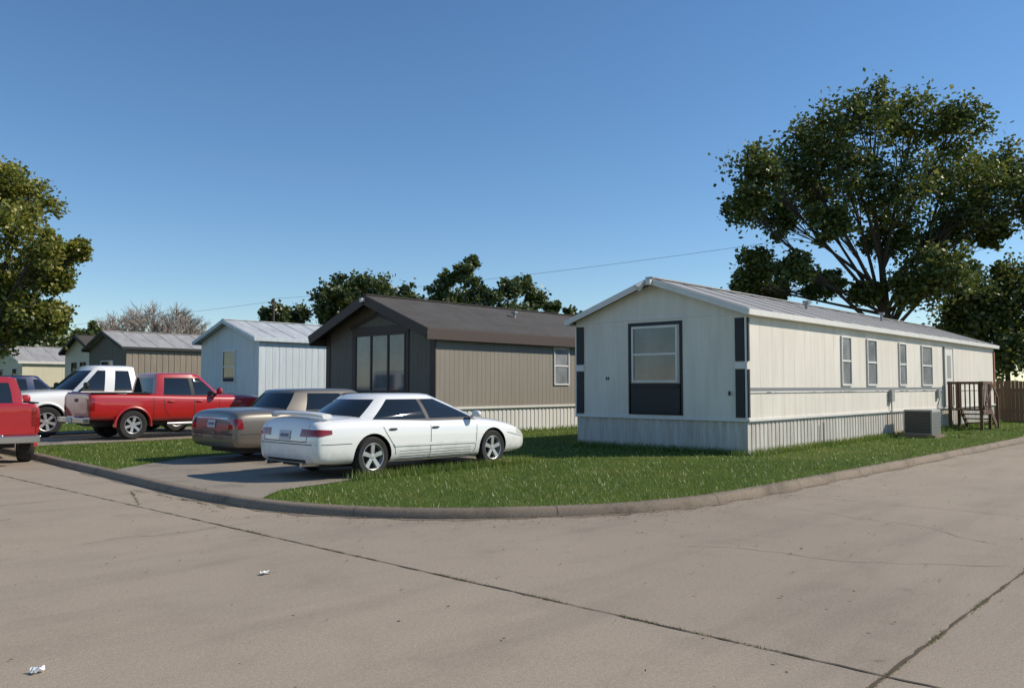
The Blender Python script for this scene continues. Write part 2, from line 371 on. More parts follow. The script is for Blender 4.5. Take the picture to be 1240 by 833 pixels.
def home(loc,L,W,ze,zp,zf,wallF,wallS,skirt,roof,trim,ohx=0.2,ohy=0.15,pitch=(0.4,0.05,0.008),fh=0.16,rth=0.07,seam=1.2,skp=(0.2,0.5,0.018),gt=0.14,vent=True,fpitch=None):
    H=empty('mobile_home',loc); fpitch=fpitch or pitch
    zr=lambda y: ze+(zp-ze)*(1-abs(y-W/2)/(W/2))
    w=MB(); corr(w,(0,W),(0,0),zf,lambda s:zr(W-s)+0.0,*fpitch); w.obj('front_wall',M[wallF],H)
    w=MB(); corr(w,(0,0),(L,0),zf,ze,*pitch); corr(w,(L,W),(0,W),zf,ze,*pitch); w.obj('side_walls',M[wallS],H)
    w=MB(); corr(w,(L,0),(L,W),zf,lambda s:zr(s),*pitch); w.obj('rear_wall',M[wallS],H)
    s=MB(); i=0.03
    corr(s,(i,W-i),(i,i),0.05,zf,*skp); corr(s,(i,i),(L-i,i),0.05,zf,*skp); corr(s,(L-i,i),(L-i,W-i),0.05,zf,*skp); corr(s,(L-i,W-i),(i,W-i),0.05,zf,*skp)
    s.obj('skirting',M[skirt],H)
    sl=(zp-ze)/(W/2)
    r=MB(); t=rth
    for sg in (0,1):
        Y=lambda y: y if sg==0 else W-y
        ye=-ohy; zE=ze-sl*ohy+0.02; yr=W/2; zR=zp+0.02
        b=len(r.v)
        for xx in (-ohx,L+ohx):
            r.v+=[(xx,Y(ye),zE),(xx,Y(ye),zE+t),(xx,Y(yr),zR+t),(xx,Y(yr),zR)]
        r.f+=[tuple(b+k for k in q) for q in [(0,1,2,3),(4,7,6,5),(0,4,5,1),(1,5,6,2),(0,3,7,4)]]
    r.obj('roof',M[roof],H)
    sm=MB()
    if seam:
        xx=-ohx+0.03
        while xx<L+ohx:
            for sg in (0,1):
                Y=lambda y: y if sg==0 else W-y
                sm.beam((xx,Y(-ohy+0.01),ze-sl*ohy+0.02+t+0.006),(xx,Y(W/2),zp+0.02+t+0.006),0.035,0.022)
            xx+=seam
    sm.beam((-ohx,W/2,zp+t+0.03),(L+ohx,W/2,zp+t+0.03),0.2,0.03)
    sm.obj('roof_seams',M[roof],H)
    tr=MB()
    for sg in (0,1):
        Y=lambda y: y if sg==0 else W-y
        for xx in (-ohx-0.018,L+ohx+0.018):
            tr.beam((xx,Y(-ohy-0.03),ze-sl*(ohy+0.03)+t*0.2-gt/2+0.07),(xx,Y(W/2),zp+t*0.2-gt/2+0.07),0.035,gt)
        a,b=sorted((Y(-ohy-0.03),Y(-ohy-0.002)))
        tr.box(-ohx,L+ohx,a,b,ze-sl*ohy-fh+0.08,ze-sl*ohy+0.075)
        a,b=sorted((Y(-ohy),Y(-0.003)))
        tr.box(-ohx+0.01,L+ohx-0.01,a,b,ze-sl*ohy-0.05,ze-sl*ohy-0.03)
    tr.obj('fascia',M[trim],H,bevel=0.006)
    if vent:
        v=MB()
        for vx,vy,h in ((L*0.3,W*0.3,0.25),(L*0.62,W*0.35,0.3)):
            zz=zr(vy); v.tube([(vx,vy,zz),(vx,vy,zz+h)],0.05,10); v.tube([(vx,vy,zz+h),(vx,vy,zz+h+0.08)],0.11,10)
        v.obj('roof_vents',M['ac'],H,smooth=True)
    return H
W1=4.77
h=home((0,0,0),22,W1,3.26,4.09,0.88,'cream','cream','creamskirt','roofm','white',0.22,0.14,(0.61,0.018,0.006),0.13,0.07,1.2,(0.2,0.5,0.014),fpitch=(0.61,0.018,0.006))
t=MB(); t.box(-0.02,0.0,1.66,3.09,0.93,1.68); t.box(-0.02,0,1.62,1.70,0.93,3.14); t.box(-0.02,0,3.05,3.13,0.93,3.14); t.box(-0.021,0,1.7,3.05,3.06,3.14)
t.box(-0.045,-0.021,1.72,3.03,0.97,1.02);t.box(-0.045,-0.021,1.72,3.03,1.58,1.63)
for y0 in (0.06,4.5):
    t.box(-0.035,-0.0,y0,y0+0.22,0.92,1.98); t.box(-0.035,0,y0,y0+0.22,2.16,3.12)
t.box(-0.03,0.05,-0.035,-0.002,0.92,1.98);t.box(-0.03,0.05,-0.035,-0.002,2.16,3.12)
t.obj('charcoal_panels',M['dark'],h,bevel=0.006)
t=MB()
t.box(-0.045,0.0,0.04,0.3,1.99,2.14); t.box(-0.045,0,4.48,4.74,1.99,2.14)
t.box(-0.03,-0.001,0.0,W1,0.83,0.90); t.box(0.0,22,-0.03,-0.001,0.83,0.89)
t.box(-0.028,0.0,0.0,0.05,0.9,3.18); t.box(-0.028,0.0,W1-0.05,W1,0.9,3.18)
t.box(-0.02,0.0,0.05,W1-0.05,3.2,3.24)
t.obj('white_trim_boards',M['white'],h,bevel=0.005)
t=MB(); t.box(0.05,14.5,-0.022,-0.002,1.50,1.575); t.obj('side_band',mat('grey_band',(0.20,0.21,0.21),0.6),h)
t=MB(); t.box(0.05,14.5,-0.026,-0.002,1.46,1.497); t.box(16.2,22,-0.026,-0.002,1.46,1.497); t.obj('side_band_light',M['white'],h)
t=MB()
for i in range(30):
    a=random.uniform(0.1,14); t.box(a,a+random.uniform(0.05,0.5),-0.0275,-0.026,1.462,1.475)
t.obj('band_peeling',M['ac'],h)
window(h,'f',1.74,3.02,1.70,3.04,'white','wscreen')
for a,b,z0 in ((5.35,6.06,1.62),(7.25,8.05,1.62),(10.0,10.7,1.62),(12.25,13.4,1.62)):
    window(h,'s',a,b,z0,2.96,'white','wblind')
t=MB(); t.box(14.8,15.75,-0.05,-0.002,0.9,2.93); t.obj('door',M['white'],h,bevel=0.01)
t=MB(); t.box(14.74,14.79,-0.06,0,0.9,2.98);t.box(15.76,15.81,-0.06,0,0.9,2.98);t.box(14.74,15.81,-0.061,0,2.94,2.99);t.box(15.05,15.5,-0.055,-0.04,1.9,2.7)
t.obj('door_frame',M['ac'],h)
t=MB(); t.box(21.85,22.02,-0.04,-0.001,0.9,3.05);t.obj('rust_corner',mat('rust',(0.25,0.10,0.04),0.8),h)
t=MB(); t.box(-0.36,-0.26,W1/2-0.12,W1/2+0.0,4.0,4.12); t.tube([(-0.28,W1/2+0.1,4.08),(-0.42,W1/2+0.2,3.93)],[0.05,0.10],10); t.obj('flood_lamp',M['white'],h,smooth=True)
t=MB(); t.box(-0.012,0,3.72,3.75,1.76,1.84); t.box(-0.012,0,3.78,3.81,1.76,1.84); t.tube([(-0.05,0.42,1.40),(-0.05,0.42,1.5)],0.025,8); t.obj('house_number',M['dark'],h)
t=MB(); t.box(9.0,9.25,-0.12,-0.002,1.15,1.5); t.tube([(9.12,-0.06,1.15),(9.12,-0.06,0.2)],0.02,6); t.box(13.8,14.0,-0.1,-0.002,1.2,1.5)
t.tube([(4.0,-0.05,0.2),(4.0,-0.05,0.7)],0.025,6); t.obj('meter_box',M['ac'],h)
W2=5.6
h=home((0,10.15,0),18,W2,3.35,4.45,0.95,'taupeshade','tan','white','roofd','brown',0.55,0.22,(0.2,0.06,0.008),0.34,0.08,0,(0.2,0.5,0.018),0.30)
t=MB(); t.box(-0.03,-0.001,0.0,0.22,0.95,3.4); t.box(-0.03,0,W2-0.22,W2,0.95,3.4); t.box(-0.03,0.02,-0.03,-0.001,0.95,3.3)
t.box(-0.04,0,1.2,4.1,3.32,3.55); t.box(-0.035,0,1.2,1.34,1.4,3.32); t.box(-0.035,0,3.96,4.1,1.4,3.32); t.box(-0.05,0,1.2,4.1,1.3,1.42)
for sg in (1,-1):
    t.beam((-0.03,W2/2-sg*1.4,3.55),(-0.03,W2/2,3.95),0.03,0.12)
t.obj('brown_boards',M['brown'],h,bevel=0.006)
t=MB(); t.box(0,18,-0.034,-0.001,0.9,0.97); t.box(-0.034,0,0,W2,0.86,0.94); t.box(-0.72,-0.6,W2/2-0.1,W2/2+0.02,4.30,4.42); t.obj('white_trim_boards',M['white'],h)
window(h,'f',1.34,3.96,1.42,3.32,'brown','wscreen',2,False,0.07)
window(h,'s',5.6,6.45,1.65,3.0,'white','wblind')
window(h,'s',10.5,11.4,1.65,3.0,'white','wblind')
h=home((0,20.2,0),17,4.6,3.45,4.2,0.85,'bluewhite','bluewhite','bluewhite','roofb','bluewhite',0.3,0.15,(0.3,0.3,0.007),0.14,0.07,0.9,fpitch=(0.6,0.02,0.003))
window(h,'f',1.75,2.75,1.75,3.05,'white','wdark'); window(h,'s',6,7,1.7,3,'white','wblind')
h=home((0,32.3,0),17,4.6,3.5,4.3,0.85,'taupeshade','greywood','greywood','roofm','dark',0.3,0.15,(0.3,0.3,0.015),0.14,0.07,0.9)
window(h,'f',1.5,3.0,1.6,2.9,'white','wdark')
h=home((1.5,40.2,0),17,4.4,3.6,4.5,0.85,'white','white','white','roofd','dark',0.3,0.15)
window(h,'f',1.2,2.0,1.7,3.0,'dark','wdark');window(h,'f',2.6,3.3,1.7,3.0,'dark','wdark')
h=home((1.0,50.5,0),17,6.0,3.2,4.2,0.85,'yellow','yellow','yellow','roofm','white',0.3,0.15)
window(h,'f',1.0,1.9,1.6,2.8,'white','wdark');window(h,'f',3.8,4.6,1.6,2.8,'white','wdark')
h=home((3.0,64,0),17,5.0,3.2,4.2,0.85,'cream','cream','cream','roofm','white',0.3,0.15)
# ---------------------------------------------------------------- porch, AC, fence
P=empty('wooden_porch_steps',(14.7,-0.12,YZ))
t=MB()
for i in range(9): t.box(0.0+i*0.14,0.12+i*0.14,-1.1,0,0.68,0.72)
for px_,py_ in ((0.03,-1.08),(1.16,-1.08),(0.03,-0.1),(1.16,-0.1)): t.box(px_,px_+0.09,py_,py_+0.09,0,1.68)
t.box(0,1.28,-1.13,-1.09,1.58,1.68); t.box(0,0.04,-1.09,0,1.58,1.67);t.box(0.01,1.24,-1.12,-1.085,0.55,0.67)
t.beam((0.08,-1.13,0.75),(1.2,-1.13,1.55),0.03,0.08)
for i in range(5): t.box(0.2+i*0.2,0.25+i*0.2,-1.085,-1.06,0.72,1.58)
for i in range(7): t.box(0.0,0.03,-1.0+i*0.14,-0.96+i*0.14,0.72,1.58)
for i in range(3): t.box(1.25+i*0.26,1.53+i*0.26,-1.05,-0.15,0.5-i*0.17,0.54-i*0.17)
t.beam((1.25,-1.07,0.6),(2.05,-1.07,0.05),0.04,0.2);t.beam((1.25,-0.13,0.6),(2.05,-0.13,0.05),0.04,0.2)
t.beam((1.25,-1.1,1.63),(2.1,-1.1,1.1),0.04,0.09); t.box(2.03,2.11,-1.13,-1.05,0,1.15)
t.obj('deck_and_rails',M['wood'],P)
A=empty('air_conditioner_unit',(9.2,-1.15,YZ))
MB().box(0,0.85,0,0.8,0.08,0.82).obj('casing',M['ac'],A,bevel=0.03)
t=MB()
t.box(-0.006,0.0,0.05,0.75,0.13,0.77)
for i in range(12): t.box(0.06,0.79,-0.012,0,0.14+i*0.052,0.155+i*0.052)
t.obj('louvres',M['black'],A)
t=MB()
for i in range(12): t.box(-0.014,-0.006,0.06,0.74,0.15+i*0.052,0.158+i*0.052)
t.obj('grille',M['ac'],A)
MB().box(-0.1,0.95,-0.1,0.9,0,0.08).obj('pad',M['kerb'],A)
F=empty('wooden_fence',(24.3,-2.6,YZ)); t=MB()
yy=0
while yy<14: t.box(0,0.02,yy,yy+0.135,0,1.75+random.uniform(-0.03,0.03)); yy+=0.145
xx=0
while xx<14: t.box(xx,xx+0.135,14,14.02,0,1.75+random.uniform(-0.03,0.03)); xx+=0.145
t.box(0.02,0.06,0,14,0.4,0.5);t.box(0.02,0.06,0,14,1.3,1.4)
t.obj('pickets',painted('fence_wood',(0.22,0.14,0.09),0.5,0.9),F)
# ---------------------------------------------------------------- vehicles
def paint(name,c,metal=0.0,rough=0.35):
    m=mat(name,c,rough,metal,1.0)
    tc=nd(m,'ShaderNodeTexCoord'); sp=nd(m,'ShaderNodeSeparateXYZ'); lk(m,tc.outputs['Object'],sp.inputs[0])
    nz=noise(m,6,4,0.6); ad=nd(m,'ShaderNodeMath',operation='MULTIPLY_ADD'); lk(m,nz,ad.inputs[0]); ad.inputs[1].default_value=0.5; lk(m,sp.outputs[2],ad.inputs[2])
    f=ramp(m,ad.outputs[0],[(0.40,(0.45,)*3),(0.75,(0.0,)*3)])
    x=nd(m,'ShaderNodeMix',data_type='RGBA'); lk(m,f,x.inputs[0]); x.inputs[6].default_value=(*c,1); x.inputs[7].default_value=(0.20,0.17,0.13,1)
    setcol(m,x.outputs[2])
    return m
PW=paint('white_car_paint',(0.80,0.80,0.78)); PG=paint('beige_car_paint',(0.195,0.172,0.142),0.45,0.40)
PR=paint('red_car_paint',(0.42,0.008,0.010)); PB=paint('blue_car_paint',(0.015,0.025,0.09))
def body_mesh(st,paintm,cyl,boxcut,roundness=1.0,lv=2):
    rows=[]
    for (x,w,zb,zs,zt) in st:
        hgt=zs-zb
        half=[(0,zb),(w*0.8,zb),(w*0.965,zb+0.05),(w*0.995,zb+hgt*0.35),(w,zb+hgt*0.62),(w*0.985,zb+hgt*0.86),(w*0.925,zs),(w*0.6,zs+(zt-zs)*0.75),(0,zt)]
        full=half+[(-a,b) for a,b in reversed(half[1:-1])]
        rows.append([(x,a,b) for a,b in full])
    mb=MB(); mb.grid(rows,True); n=len(rows[0]); mb.f.append(tuple(range(n))); L=len(rows); mb.f.append(tuple((L-1)*n+k for k in range(n)))
    o=mb.obj('tmp',paintm); o.data.materials.append(M['black'])
    s=o.modifiers.new('s','SUBSURF'); s.levels=lv; s.render_levels=lv
    cut=MB()
    for (cx,cz,r,w) in cyl:
        for sg in (1,-1):
            a=[(r,sg*(w-0.33)),(r,sg*(w+0.25))]
            if sg<0: a=a[::-1]
            b=len(cut.v); cut.lathe(a,(cx,0,cz),32); cut.f.append(tuple(b+k for k in range(32))); cut.f.append(tuple(b+32+k for k in range(32)))
    if boxcut: cut.box(*boxcut)
    c=cut.obj('cut',paintm); c.data.materials.append(M['black'])
    for p in c.data.polygons: p.material_index=1
    bo=o.modifiers.new('b','BOOLEAN'); bo.operation='DIFFERENCE'; bo.object=c; bo.solver='EXACT'
    bpy.context.view_layer.update()
    dg=bpy.context.evaluated_depsgraph_get(); me=D.meshes.new_from_object(o.evaluated_get(dg))
    D.objects.remove(o); D.objects.remove(c)
    me.polygons.foreach_set('use_smooth',[True]*len(me.polygons)); me.set_sharp_from_angle(angle=math.radians(40))
    return me
def greenhouse(ring,belt,roofz,paintm,crown=0.05,tr=0.07,tt=0.87):
    full=[(r[0],r[1],r[2],r[3]) for r in ring]+[(r[0],-r[1],r[2],-r[3]) for r in reversed(ring[1:-1])]
    kinds=[r[4] for r in ring[:-1]]; kinds=kinds+kinds[::-1]
    lv=[0,tr,0.35,0.62,tt,1.0]; m=len(full); v=[];f=[];mi=[]
    for t in lv:
        bl=0.02*math.sin(math.pi*min(t,1))*1.2
        for bx,by,tx,ty in full:
            sgn=0 if abs(by)<0.01 else math.copysign(1,by)
            v.append((bx+(tx-bx)*t,(by+(ty-by)*t)+sgn*bl,belt+(roofz-crown-belt)*t))
    cx=sum(p[2] for p in full)/m
    for sc,dz in ((0.93,0.45),(0.75,0.8),(0.4,0.97)):
        for bx,by,tx,ty in full: v.append((cx+(tx-cx)*sc,ty*sc,roofz-crown+crown*dz))
    L=len(lv)+3
    for i in range(L-1):
        for k in range(m):
            k2=(k+1)%m; f.append((i*m+k,i*m+k2,(i+1)*m+k2,(i+1)*m+k))
            g=kinds[k]
            if i==0: mi.append(2 if g in 'gb' else 0)
            elif 1<=i<=3: mi.append({'g':1,'p':0,'b':2}[g])
            else: mi.append(0)
    f.append(tuple((L-1)*m+k for k in range(m))); mi.append(0)
    me=D.meshes.new('cabin'); me.from_pydata(v,[],f)
    for mm in (paintm,M['cglass'],M['black']): me.materials.append(mm)
    me.polygons.foreach_set('material_index',mi)
    bm=bmesh.new(); bm.from_mesh(me); bmesh.ops.recalc_face_normals(bm,faces=bm.faces); bm.to_mesh(me); bm.free()
    me.polygons.foreach_set('use_smooth',[True]*len(me.polygons)); me.set_sharp_from_angle(angle=math.radians(28))
    return me
class Proj:
    def __init__(s,meshes):
        vs=[];fs=[]
        for me in meshes:
            b=len(vs); vs+=[v.co.copy() for v in me.vertices]; fs+=[tuple(b+i for i in p.vertices) for p in me.polygons]
        s.t=BVHTree.FromPolygons(vs,fs)
    def side(s,x,z,sg,off):
        h=s.t.ray_cast(Vector((x,sg*3,z)),Vector((0,-sg,0)))
        return (x,h[0].y+sg*off,z) if h[0] else None
    def end(s,y,z,sg,off):
        h=s.t.ray_cast(Vector((3+6*sg if sg>0 else -4,y,z)),Vector((-sg,0,0)))
        return (h[0].x+sg*off,y,z) if h[0] else None
    def top(s,x,y,off):
        h=s.t.ray_cast(Vector((x,y,4)),Vector((0,0,-1)))
        return (x,y,h[0].z+off) if h[0] else None
    def patch(s,mb,fn,c,nu=8,nv=4,sg=1,off=0.004):
        rows=[]
        for j in range(nv+1):
            t=j/nv; row=[]
            for i in range(nu+1):
                u=i/nu
                a=(c[0][0]*(1-u)+c[1][0]*u)*(1-t)+(c[3][0]*(1-u)+c[2][0]*u)*t
                b=(c[0][1]*(1-u)+c[1][1]*u)*(1-t)+(c[3][1]*(1-u)+c[2][1]*u)*t
                p=fn(a,b,sg,off) if fn!=s.top else s.top(a,b,off)
                row.append(p)
            rows.append(row)
        idx={}
        for j,r in enumerate(rows):
            for i,p in enumerate(r):
                if p is not None: idx[(i,j)]=len(mb.v); mb.v.append(p)
        for j in range(nv):
            for i in range(nu):
                q=[(i,j),(i+1,j),(i+1,j+1),(i,j+1)]
                if all(k in idx for k in q):
                    P=[Vector(mb.v[idx[k]]) for k in q]
                    if max((P[0]-P[2]).length,(P[1]-P[3]).length)<0.6: mb.f.append(tuple(idx[k] for k in q))
    def line(s,mb,fn,pts,w,sg=1,off=0.003):
        for (a,b) in zip(pts[:-1],pts[1:]):
            d=Vector((b[0]-a[0],b[1]-a[1])); L=d.length; d/=L; n=Vector((-d.y,d.x))*w/2
            s.patch(mb,fn,[(a[0]-n.x,a[1]-n.y),(b[0]-n.x,b[1]-n.y),(b[0]+n.x,b[1]+n.y),(a[0]+n.x,a[1]+n.y)],max(2,int(L/0.08)),1,sg,off)
def wheel(par,cx,cy,r,w,sg,spokes=5,name='wheel',rimf=0.66):
    t=MB(); R=r*rimf
    pr=[(R,-w/2),(R+0.01,-w/2-0.005),(r*0.9,-w/2-0.008),(r*0.985,-w/2+0.03),(r,0-w*0.2),(r,w*0.2),(r*0.985,w/2-0.03),(r*0.9,w/2+0.008),(R+0.01,w/2+0.005),(R,w/2)]
    t.lathe(pr,(cx,cy,r),36); t.obj(name+'_tyre',M['tyre'],par,smooth=True)
    a=MB(); q=sg
    a.lathe([(R,q*(-w/2)),(R,q*(w/2-0.0)),(R*0.97,q*(w/2+0.006)),(R*0.93,q*(w/2)),(R*0.9,q*(w/2-0.04)),(R*0.9,-q*w/2)],(cx,cy,r),36)
    a.lathe([(0.001,q*(w/2-0.01)),(R*0.17,q*(w/2-0.012)),(R*0.22,q*(w/2-0.025)),(R*0.22,q*(w/2-0.07))],(cx,cy,r),20)
    for k in range(spokes):
        an=2*math.pi*k/spokes+0.3; ca,sa=math.cos(an),math.sin(an); b=len(a.v)
        for rr,hw,yo in ((R*0.12,R*0.13,-0.018),(R*0.94,R*0.17,-0.008)):
            for s2,y2 in ((-1,yo),(1,yo),(1,yo-0.035),(-1,yo-0.035)):
                a.v.append((cx+ca*rr-sa*hw*s2,cy+q*(w/2+y2),r+sa*rr+ca*hw*s2))
        a.f+=[tuple(b+i for i in qq) for qq in [(0,1,2,3),(4,7,6,5),(0,4,5,1),(1,5,6,2),(2,6,7,3),(3,7,4,0)]]
    a.obj(name+'_rim',M['alloy'],par,smooth=True,ang=30)
    d=MB(); d.lathe([(0.001,q*(w/2-0.085)),(R*0.9,q*(w/2-0.085))],(cx,cy,r),24); d.obj(name+'_disc',M['black'],par)
def ellip(mb,c,r,n=10):
    rows=[]
    for i in range(1,n):
        t=math.pi*i/n; e=0.7
        rows.append([(c[0]+r[0]*math.copysign(abs(math.sin(t)*math.cos(a))**e,math.cos(a)),c[1]+r[1]*math.copysign(abs(math.sin(t)*math.sin(a))**e,math.sin(a)),c[2]+r[2]*math.copysign(abs(math.cos(t))**e,math.cos(t))) for a in [2*math.pi*k/16 for k in range(16)]])
    b=len(mb.v); mb.grid(rows,True); mb.f.append(tuple(b+k for k in range(16))); mb.f.append(tuple(b+(n-2)*16+k for k in range(16)))
def addmesh(name,me,par):
    me.name=name; o=D.objects.new(name,me); COL.objects.link(o); o.parent=par; return o
def sedan(loc,rz,sc,P,kind):
    E=empty('parked_sedan_car',loc,rz,sc)
    if kind=='sport':
        L=5.0;ra,fa,wr,hw=1.08,3.88,0.33,0.93
        st=[(0.0,0.66,0.40,0.60,0.63),(0.025,0.76,0.31,0.74,0.79),(0.07,0.83,0.25,0.86,0.95),(0.16,0.865,0.23,0.90,0.995),(0.5,0.895,0.21,0.925,1.01),(0.95,0.915,0.20,0.935,1.005),(1.5,0.925,0.18,0.925,0.97),(2.5,0.93,0.17,0.895,0.94),(3.5,0.925,0.17,0.875,0.935),(3.9,0.915,0.18,0.85,0.915),(4.3,0.895,0.19,0.79,0.855),(4.65,0.85,0.20,0.71,0.76),(4.86,0.78,0.22,0.61,0.645),(4.95,0.70,0.27,0.52,0.545),(5.0,0.60,0.34,0.46,0.48)]
        ring=[(3.92,0,2.76,0,'g'),(3.88,0.36,2.74,0.28,'g'),(3.66,0.72,2.62,0.53,'p'),(3.50,0.81,2.48,0.585,'g'),(2.36,0.85,2.26,0.605,'b'),(2.28,0.85,2.18,0.605,'g'),(1.06,0.82,1.62,0.58,'p'),(0.84,0.70,1.44,0.50,'g'),(0.58,0.40,1.32,0.28,'g'),(0.50,0,1.29,0,'g')]
        belt,rz_=0.87,1.355
    else:
        L=5.47;ra,fa,wr,hw=1.28,4.27,0.34,0.985
        st=[(0.0,0.80,0.42,0.66,0.69),(0.02,0.88,0.34,0.80,0.84),(0.05,0.92,0.30,0.93,0.98),(0.14,0.94,0.27,0.99,1.06),(0.6,0.96,0.25,1.0,1.085),(1.2,0.975,0.23,1.0,1.075),(2.2,0.985,0.22,0.985,1.03),(3.5,0.985,0.22,0.96,1.02),(4.1,0.975,0.22,0.945,1.005),(4.7,0.955,0.23,0.90,0.965),(5.15,0.925,0.24,0.84,0.90),(5.35,0.89,0.26,0.76,0.80),(5.44,0.83,0.31,0.66,0.68),(5.47,0.75,0.38,0.58,0.60)]
        ring=[(4.0,0,3.15,0,'g'),(3.97,0.38,3.13,0.32,'g'),(3.82,0.76,3.05,0.59,'p'),(3.70,0.83,2.93,0.64,'g'),(2.74,0.88,2.66,0.66,'b'),(2.64,0.88,2.56,0.66,'g'),(1.62,0.87,1.80,0.64,'p'),(1.20,0.76,1.55,0.58,'g'),(1.12,0.42,1.47,0.34,'g'),(1.09,0,1.45,0,'g')]
        belt,rz_=0.98,1.46
    bm=body_mesh(st,P,[(ra,wr,wr+0.045,hw),(fa,wr,wr+0.045,hw)],None)
    gm=greenhouse(ring,belt,rz_,P,0.055,0.10 if kind=='sport' else 0.07,0.88)
    pj=Proj([bm]); addmesh('body',bm,E); addmesh('cabin',gm,E)
    for cx in (ra,fa):
        for sg in (1,-1): wheel(E,cx,sg*(hw-0.135),wr,0.21,sg,5 if kind=='sport' else 7)
    dk=MB()
    for sg in (1,-1):
        if kind=='sport': lines=[[(3.46,0.86),(3.40,0.35),(3.32,0.24)],[(2.32,0.88),(2.30,0.3),(2.28,0.24)],[(1.24,0.88),(1.34,0.70),(1.52,0.45),(1.55,0.25)],[(3.32,0.24),(1.55,0.25)]]
        else: lines=[[(3.72,0.94),(3.70,0.35),(3.65,0.30)],[(2.69,0.96),(2.68,0.30)],[(1.62,0.98),(1.66,0.62),(1.85,0.38),(1.86,0.30)],[(3.65,0.30),(1.86,0.30)]]
        for l in lines: pj.line(dk,pj.side,l,0.011,sg)
        pj.line(dk,pj.side,[(ra+0.45,0.22),(fa-0.45,0.22)],0.04,sg)
        pj.line(dk,pj.side,[(0.12,0.56),(ra-0.42,0.56)],0.010,sg); pj.line(dk,pj.side,[(fa+0.40,0.60),(L-0.2,0.50)],0.010,sg)
    if kind=='sport':
        pj.line(dk,pj.end,[(-0.62,0.86),(-0.60,0.60),(0.60,0.60),(0.62,0.86)],0.012,-1)
        pj.line(dk,pj.end,[(-0.80,0.56),(0.80,0.56)],0.012,-1)
        pj.patch(dk,pj.end,[(-0.55,0.32),(0.55,0.32),(0.5,0.25),(-0.5,0.25)],8,2,-1)
        pj.patch(dk,pj.end,[(-0.3,0.34),(0.3,0.34),(0.3,0.42),(-0.3,0.42)],8,2,1)
        for sg in (1,-1):
            for zz in (0.30,0.345,0.39): pj.line(dk,pj.side,[(1.62,zz),(3.28,zz-0.01)],0.006,sg,0.003)
    else:
        pj.line(dk,pj.end,[(-0.70,0.92),(-0.68,0.60),(0.68,0.60),(0.70,0.92)],0.014,-1)
        pj.line(dk,pj.end,[(-0.88,0.56),(0.88,0.56)],0.025,-1)
    for yy in (-0.72,0.72): pj.line(dk,pj.top,[(0.2,yy),(0.75,yy*0.97)],0.010,1,0.003)
    pj.line(dk,pj.top,[(4.75,-0.6),(4.75,0.6)],0.012,1,0.003)
    for yy in (-0.76,0.76): pj.line(dk,pj.top,[(3.7,yy),(4.7,yy*0.85)],0.012,1,0.003)
    dk.obj('panel_gaps',M['gap'],E,recalc=False)
    rd=MB()
    for sg in (1,-1):
        if kind=='sport':
            pj.patch(rd,pj.end,[(sg*0.42,0.68),(sg*0.84,0.69),(sg*0.85,0.79),(sg*0.44,0.80)],12,4,-1,0.006)
            pj.patch(rd,pj.side,[(0.06,0.68),(0.30,0.72),(0.30,0.78),(0.06,0.80)],8,3,sg,0.006)
        else:
            pj.patch(rd,pj.end,[(sg*0.66,0.66),(sg*0.90,0.66),(sg*0.91,0.86),(sg*0.69,0.86)],10,5,-1,0.006)
            pj.patch(rd,pj.side,[(0.05,0.66),(0.18,0.67),(0.15,0.86),(0.05,0.86)],6,4,sg,0.006)
    rd.obj('tail_lights',M['redlens'],E,smooth=True,recalc=False)
    pl=MB(); z0=0.62 if kind=='sport' else 0.68
    pj.patch(pl,pj.end,[(-0.155,z0),(0.155,z0),(0.155,z0+0.15),(-0.155,z0+0.15)],3,2,-1,0.014); pl.obj('license_plate',M['plate'],E)
    pt=MB()
    for k in range(6): pj.patch(pt,pj.end,[(-0.115+k*0.04,z0+0.05),(-0.09+k*0.04,z0+0.05),(-0.09+k*0.04,z0+0.10),(-0.115+k*0.04,z0+0.10)],1,1,-1,0.017)
    pt.obj('plate_digits',mat('digits',(0.08,0.09,0.2),0.6),E)
    hl=MB()
    for sg in (1,-1):
        pj.patch(hl,pj.end,[(sg*0.45,0.53),(sg*0.72,0.52),(sg*0.74,0.59),(sg*0.47,0.61)],8,3,1,0.006)
        pj.patch(hl,pj.side,[(L-0.40,0.57),(L-0.16,0.53),(L-0.18,0.60),(L-0.38,0.66)],6,3,sg,0.006)
    hl.obj('headlights',M['clens'],E)
    mr=MB(); hd=MB()
    for sg in (1,-1):
        mx=3.36 if kind=='sport' else 3.62
        ellip(mr,(mx,sg*(hw+0.05),belt+0.10),(0.06,0.10,0.06)); mr.beam((mx+0.02,sg*(hw-0.10),belt+0.05),(mx+0.01,sg*(hw+0.02),belt+0.07),0.05,0.04)
        for hx in ((2.42,1.48) if kind=='sport' else (2.80,1.86)):
            p=pj.side(hx,belt-0.11,sg,0.008)
            if p: ellip(hd,(hx,p[1],p[2]),(0.085,0.016,0.018))
    mr.obj('mirrors',P,E,smooth=True); hd.obj('door_handles',M['gap'] if kind=='sport' else P,E,smooth=True)
    sp=MB()
    if kind=='sport':
        for sg in (1,-1): pj.line(sp,pj.side,[(1.5,0.50),(3.4,0.47)],0.05,sg,0.014)
        ex=MB(); ex.tube([(0.3,-0.5,0.24),(-0.02,-0.5,0.24)],0.035,10);ex.tube([(0.3,0.5,0.24),(-0.02,0.5,0.24)],0.035,10);ex.obj('exhaust_pipes',M['chrome'],E,smooth=True)
        sp.obj('side_moulding',P,E)
        # low decklid spoiler
        so_=MB(); rows=[]
        for k in range(21):
            yy=-0.74+1.48*k/20; e=abs(yy)/0.74; z=1.045-0.035*e**4; xo=0.10+0.10*e**3
            pr_=[(0.0,0.0),(0.03,0.022),(0.10,0.026),(0.17,0.010),(0.19,-0.03),(0.10,-0.05),(0.02,-0.045)]
            rows.append([(xo+a_,yy,z+b_) for a_,b_ in pr_])
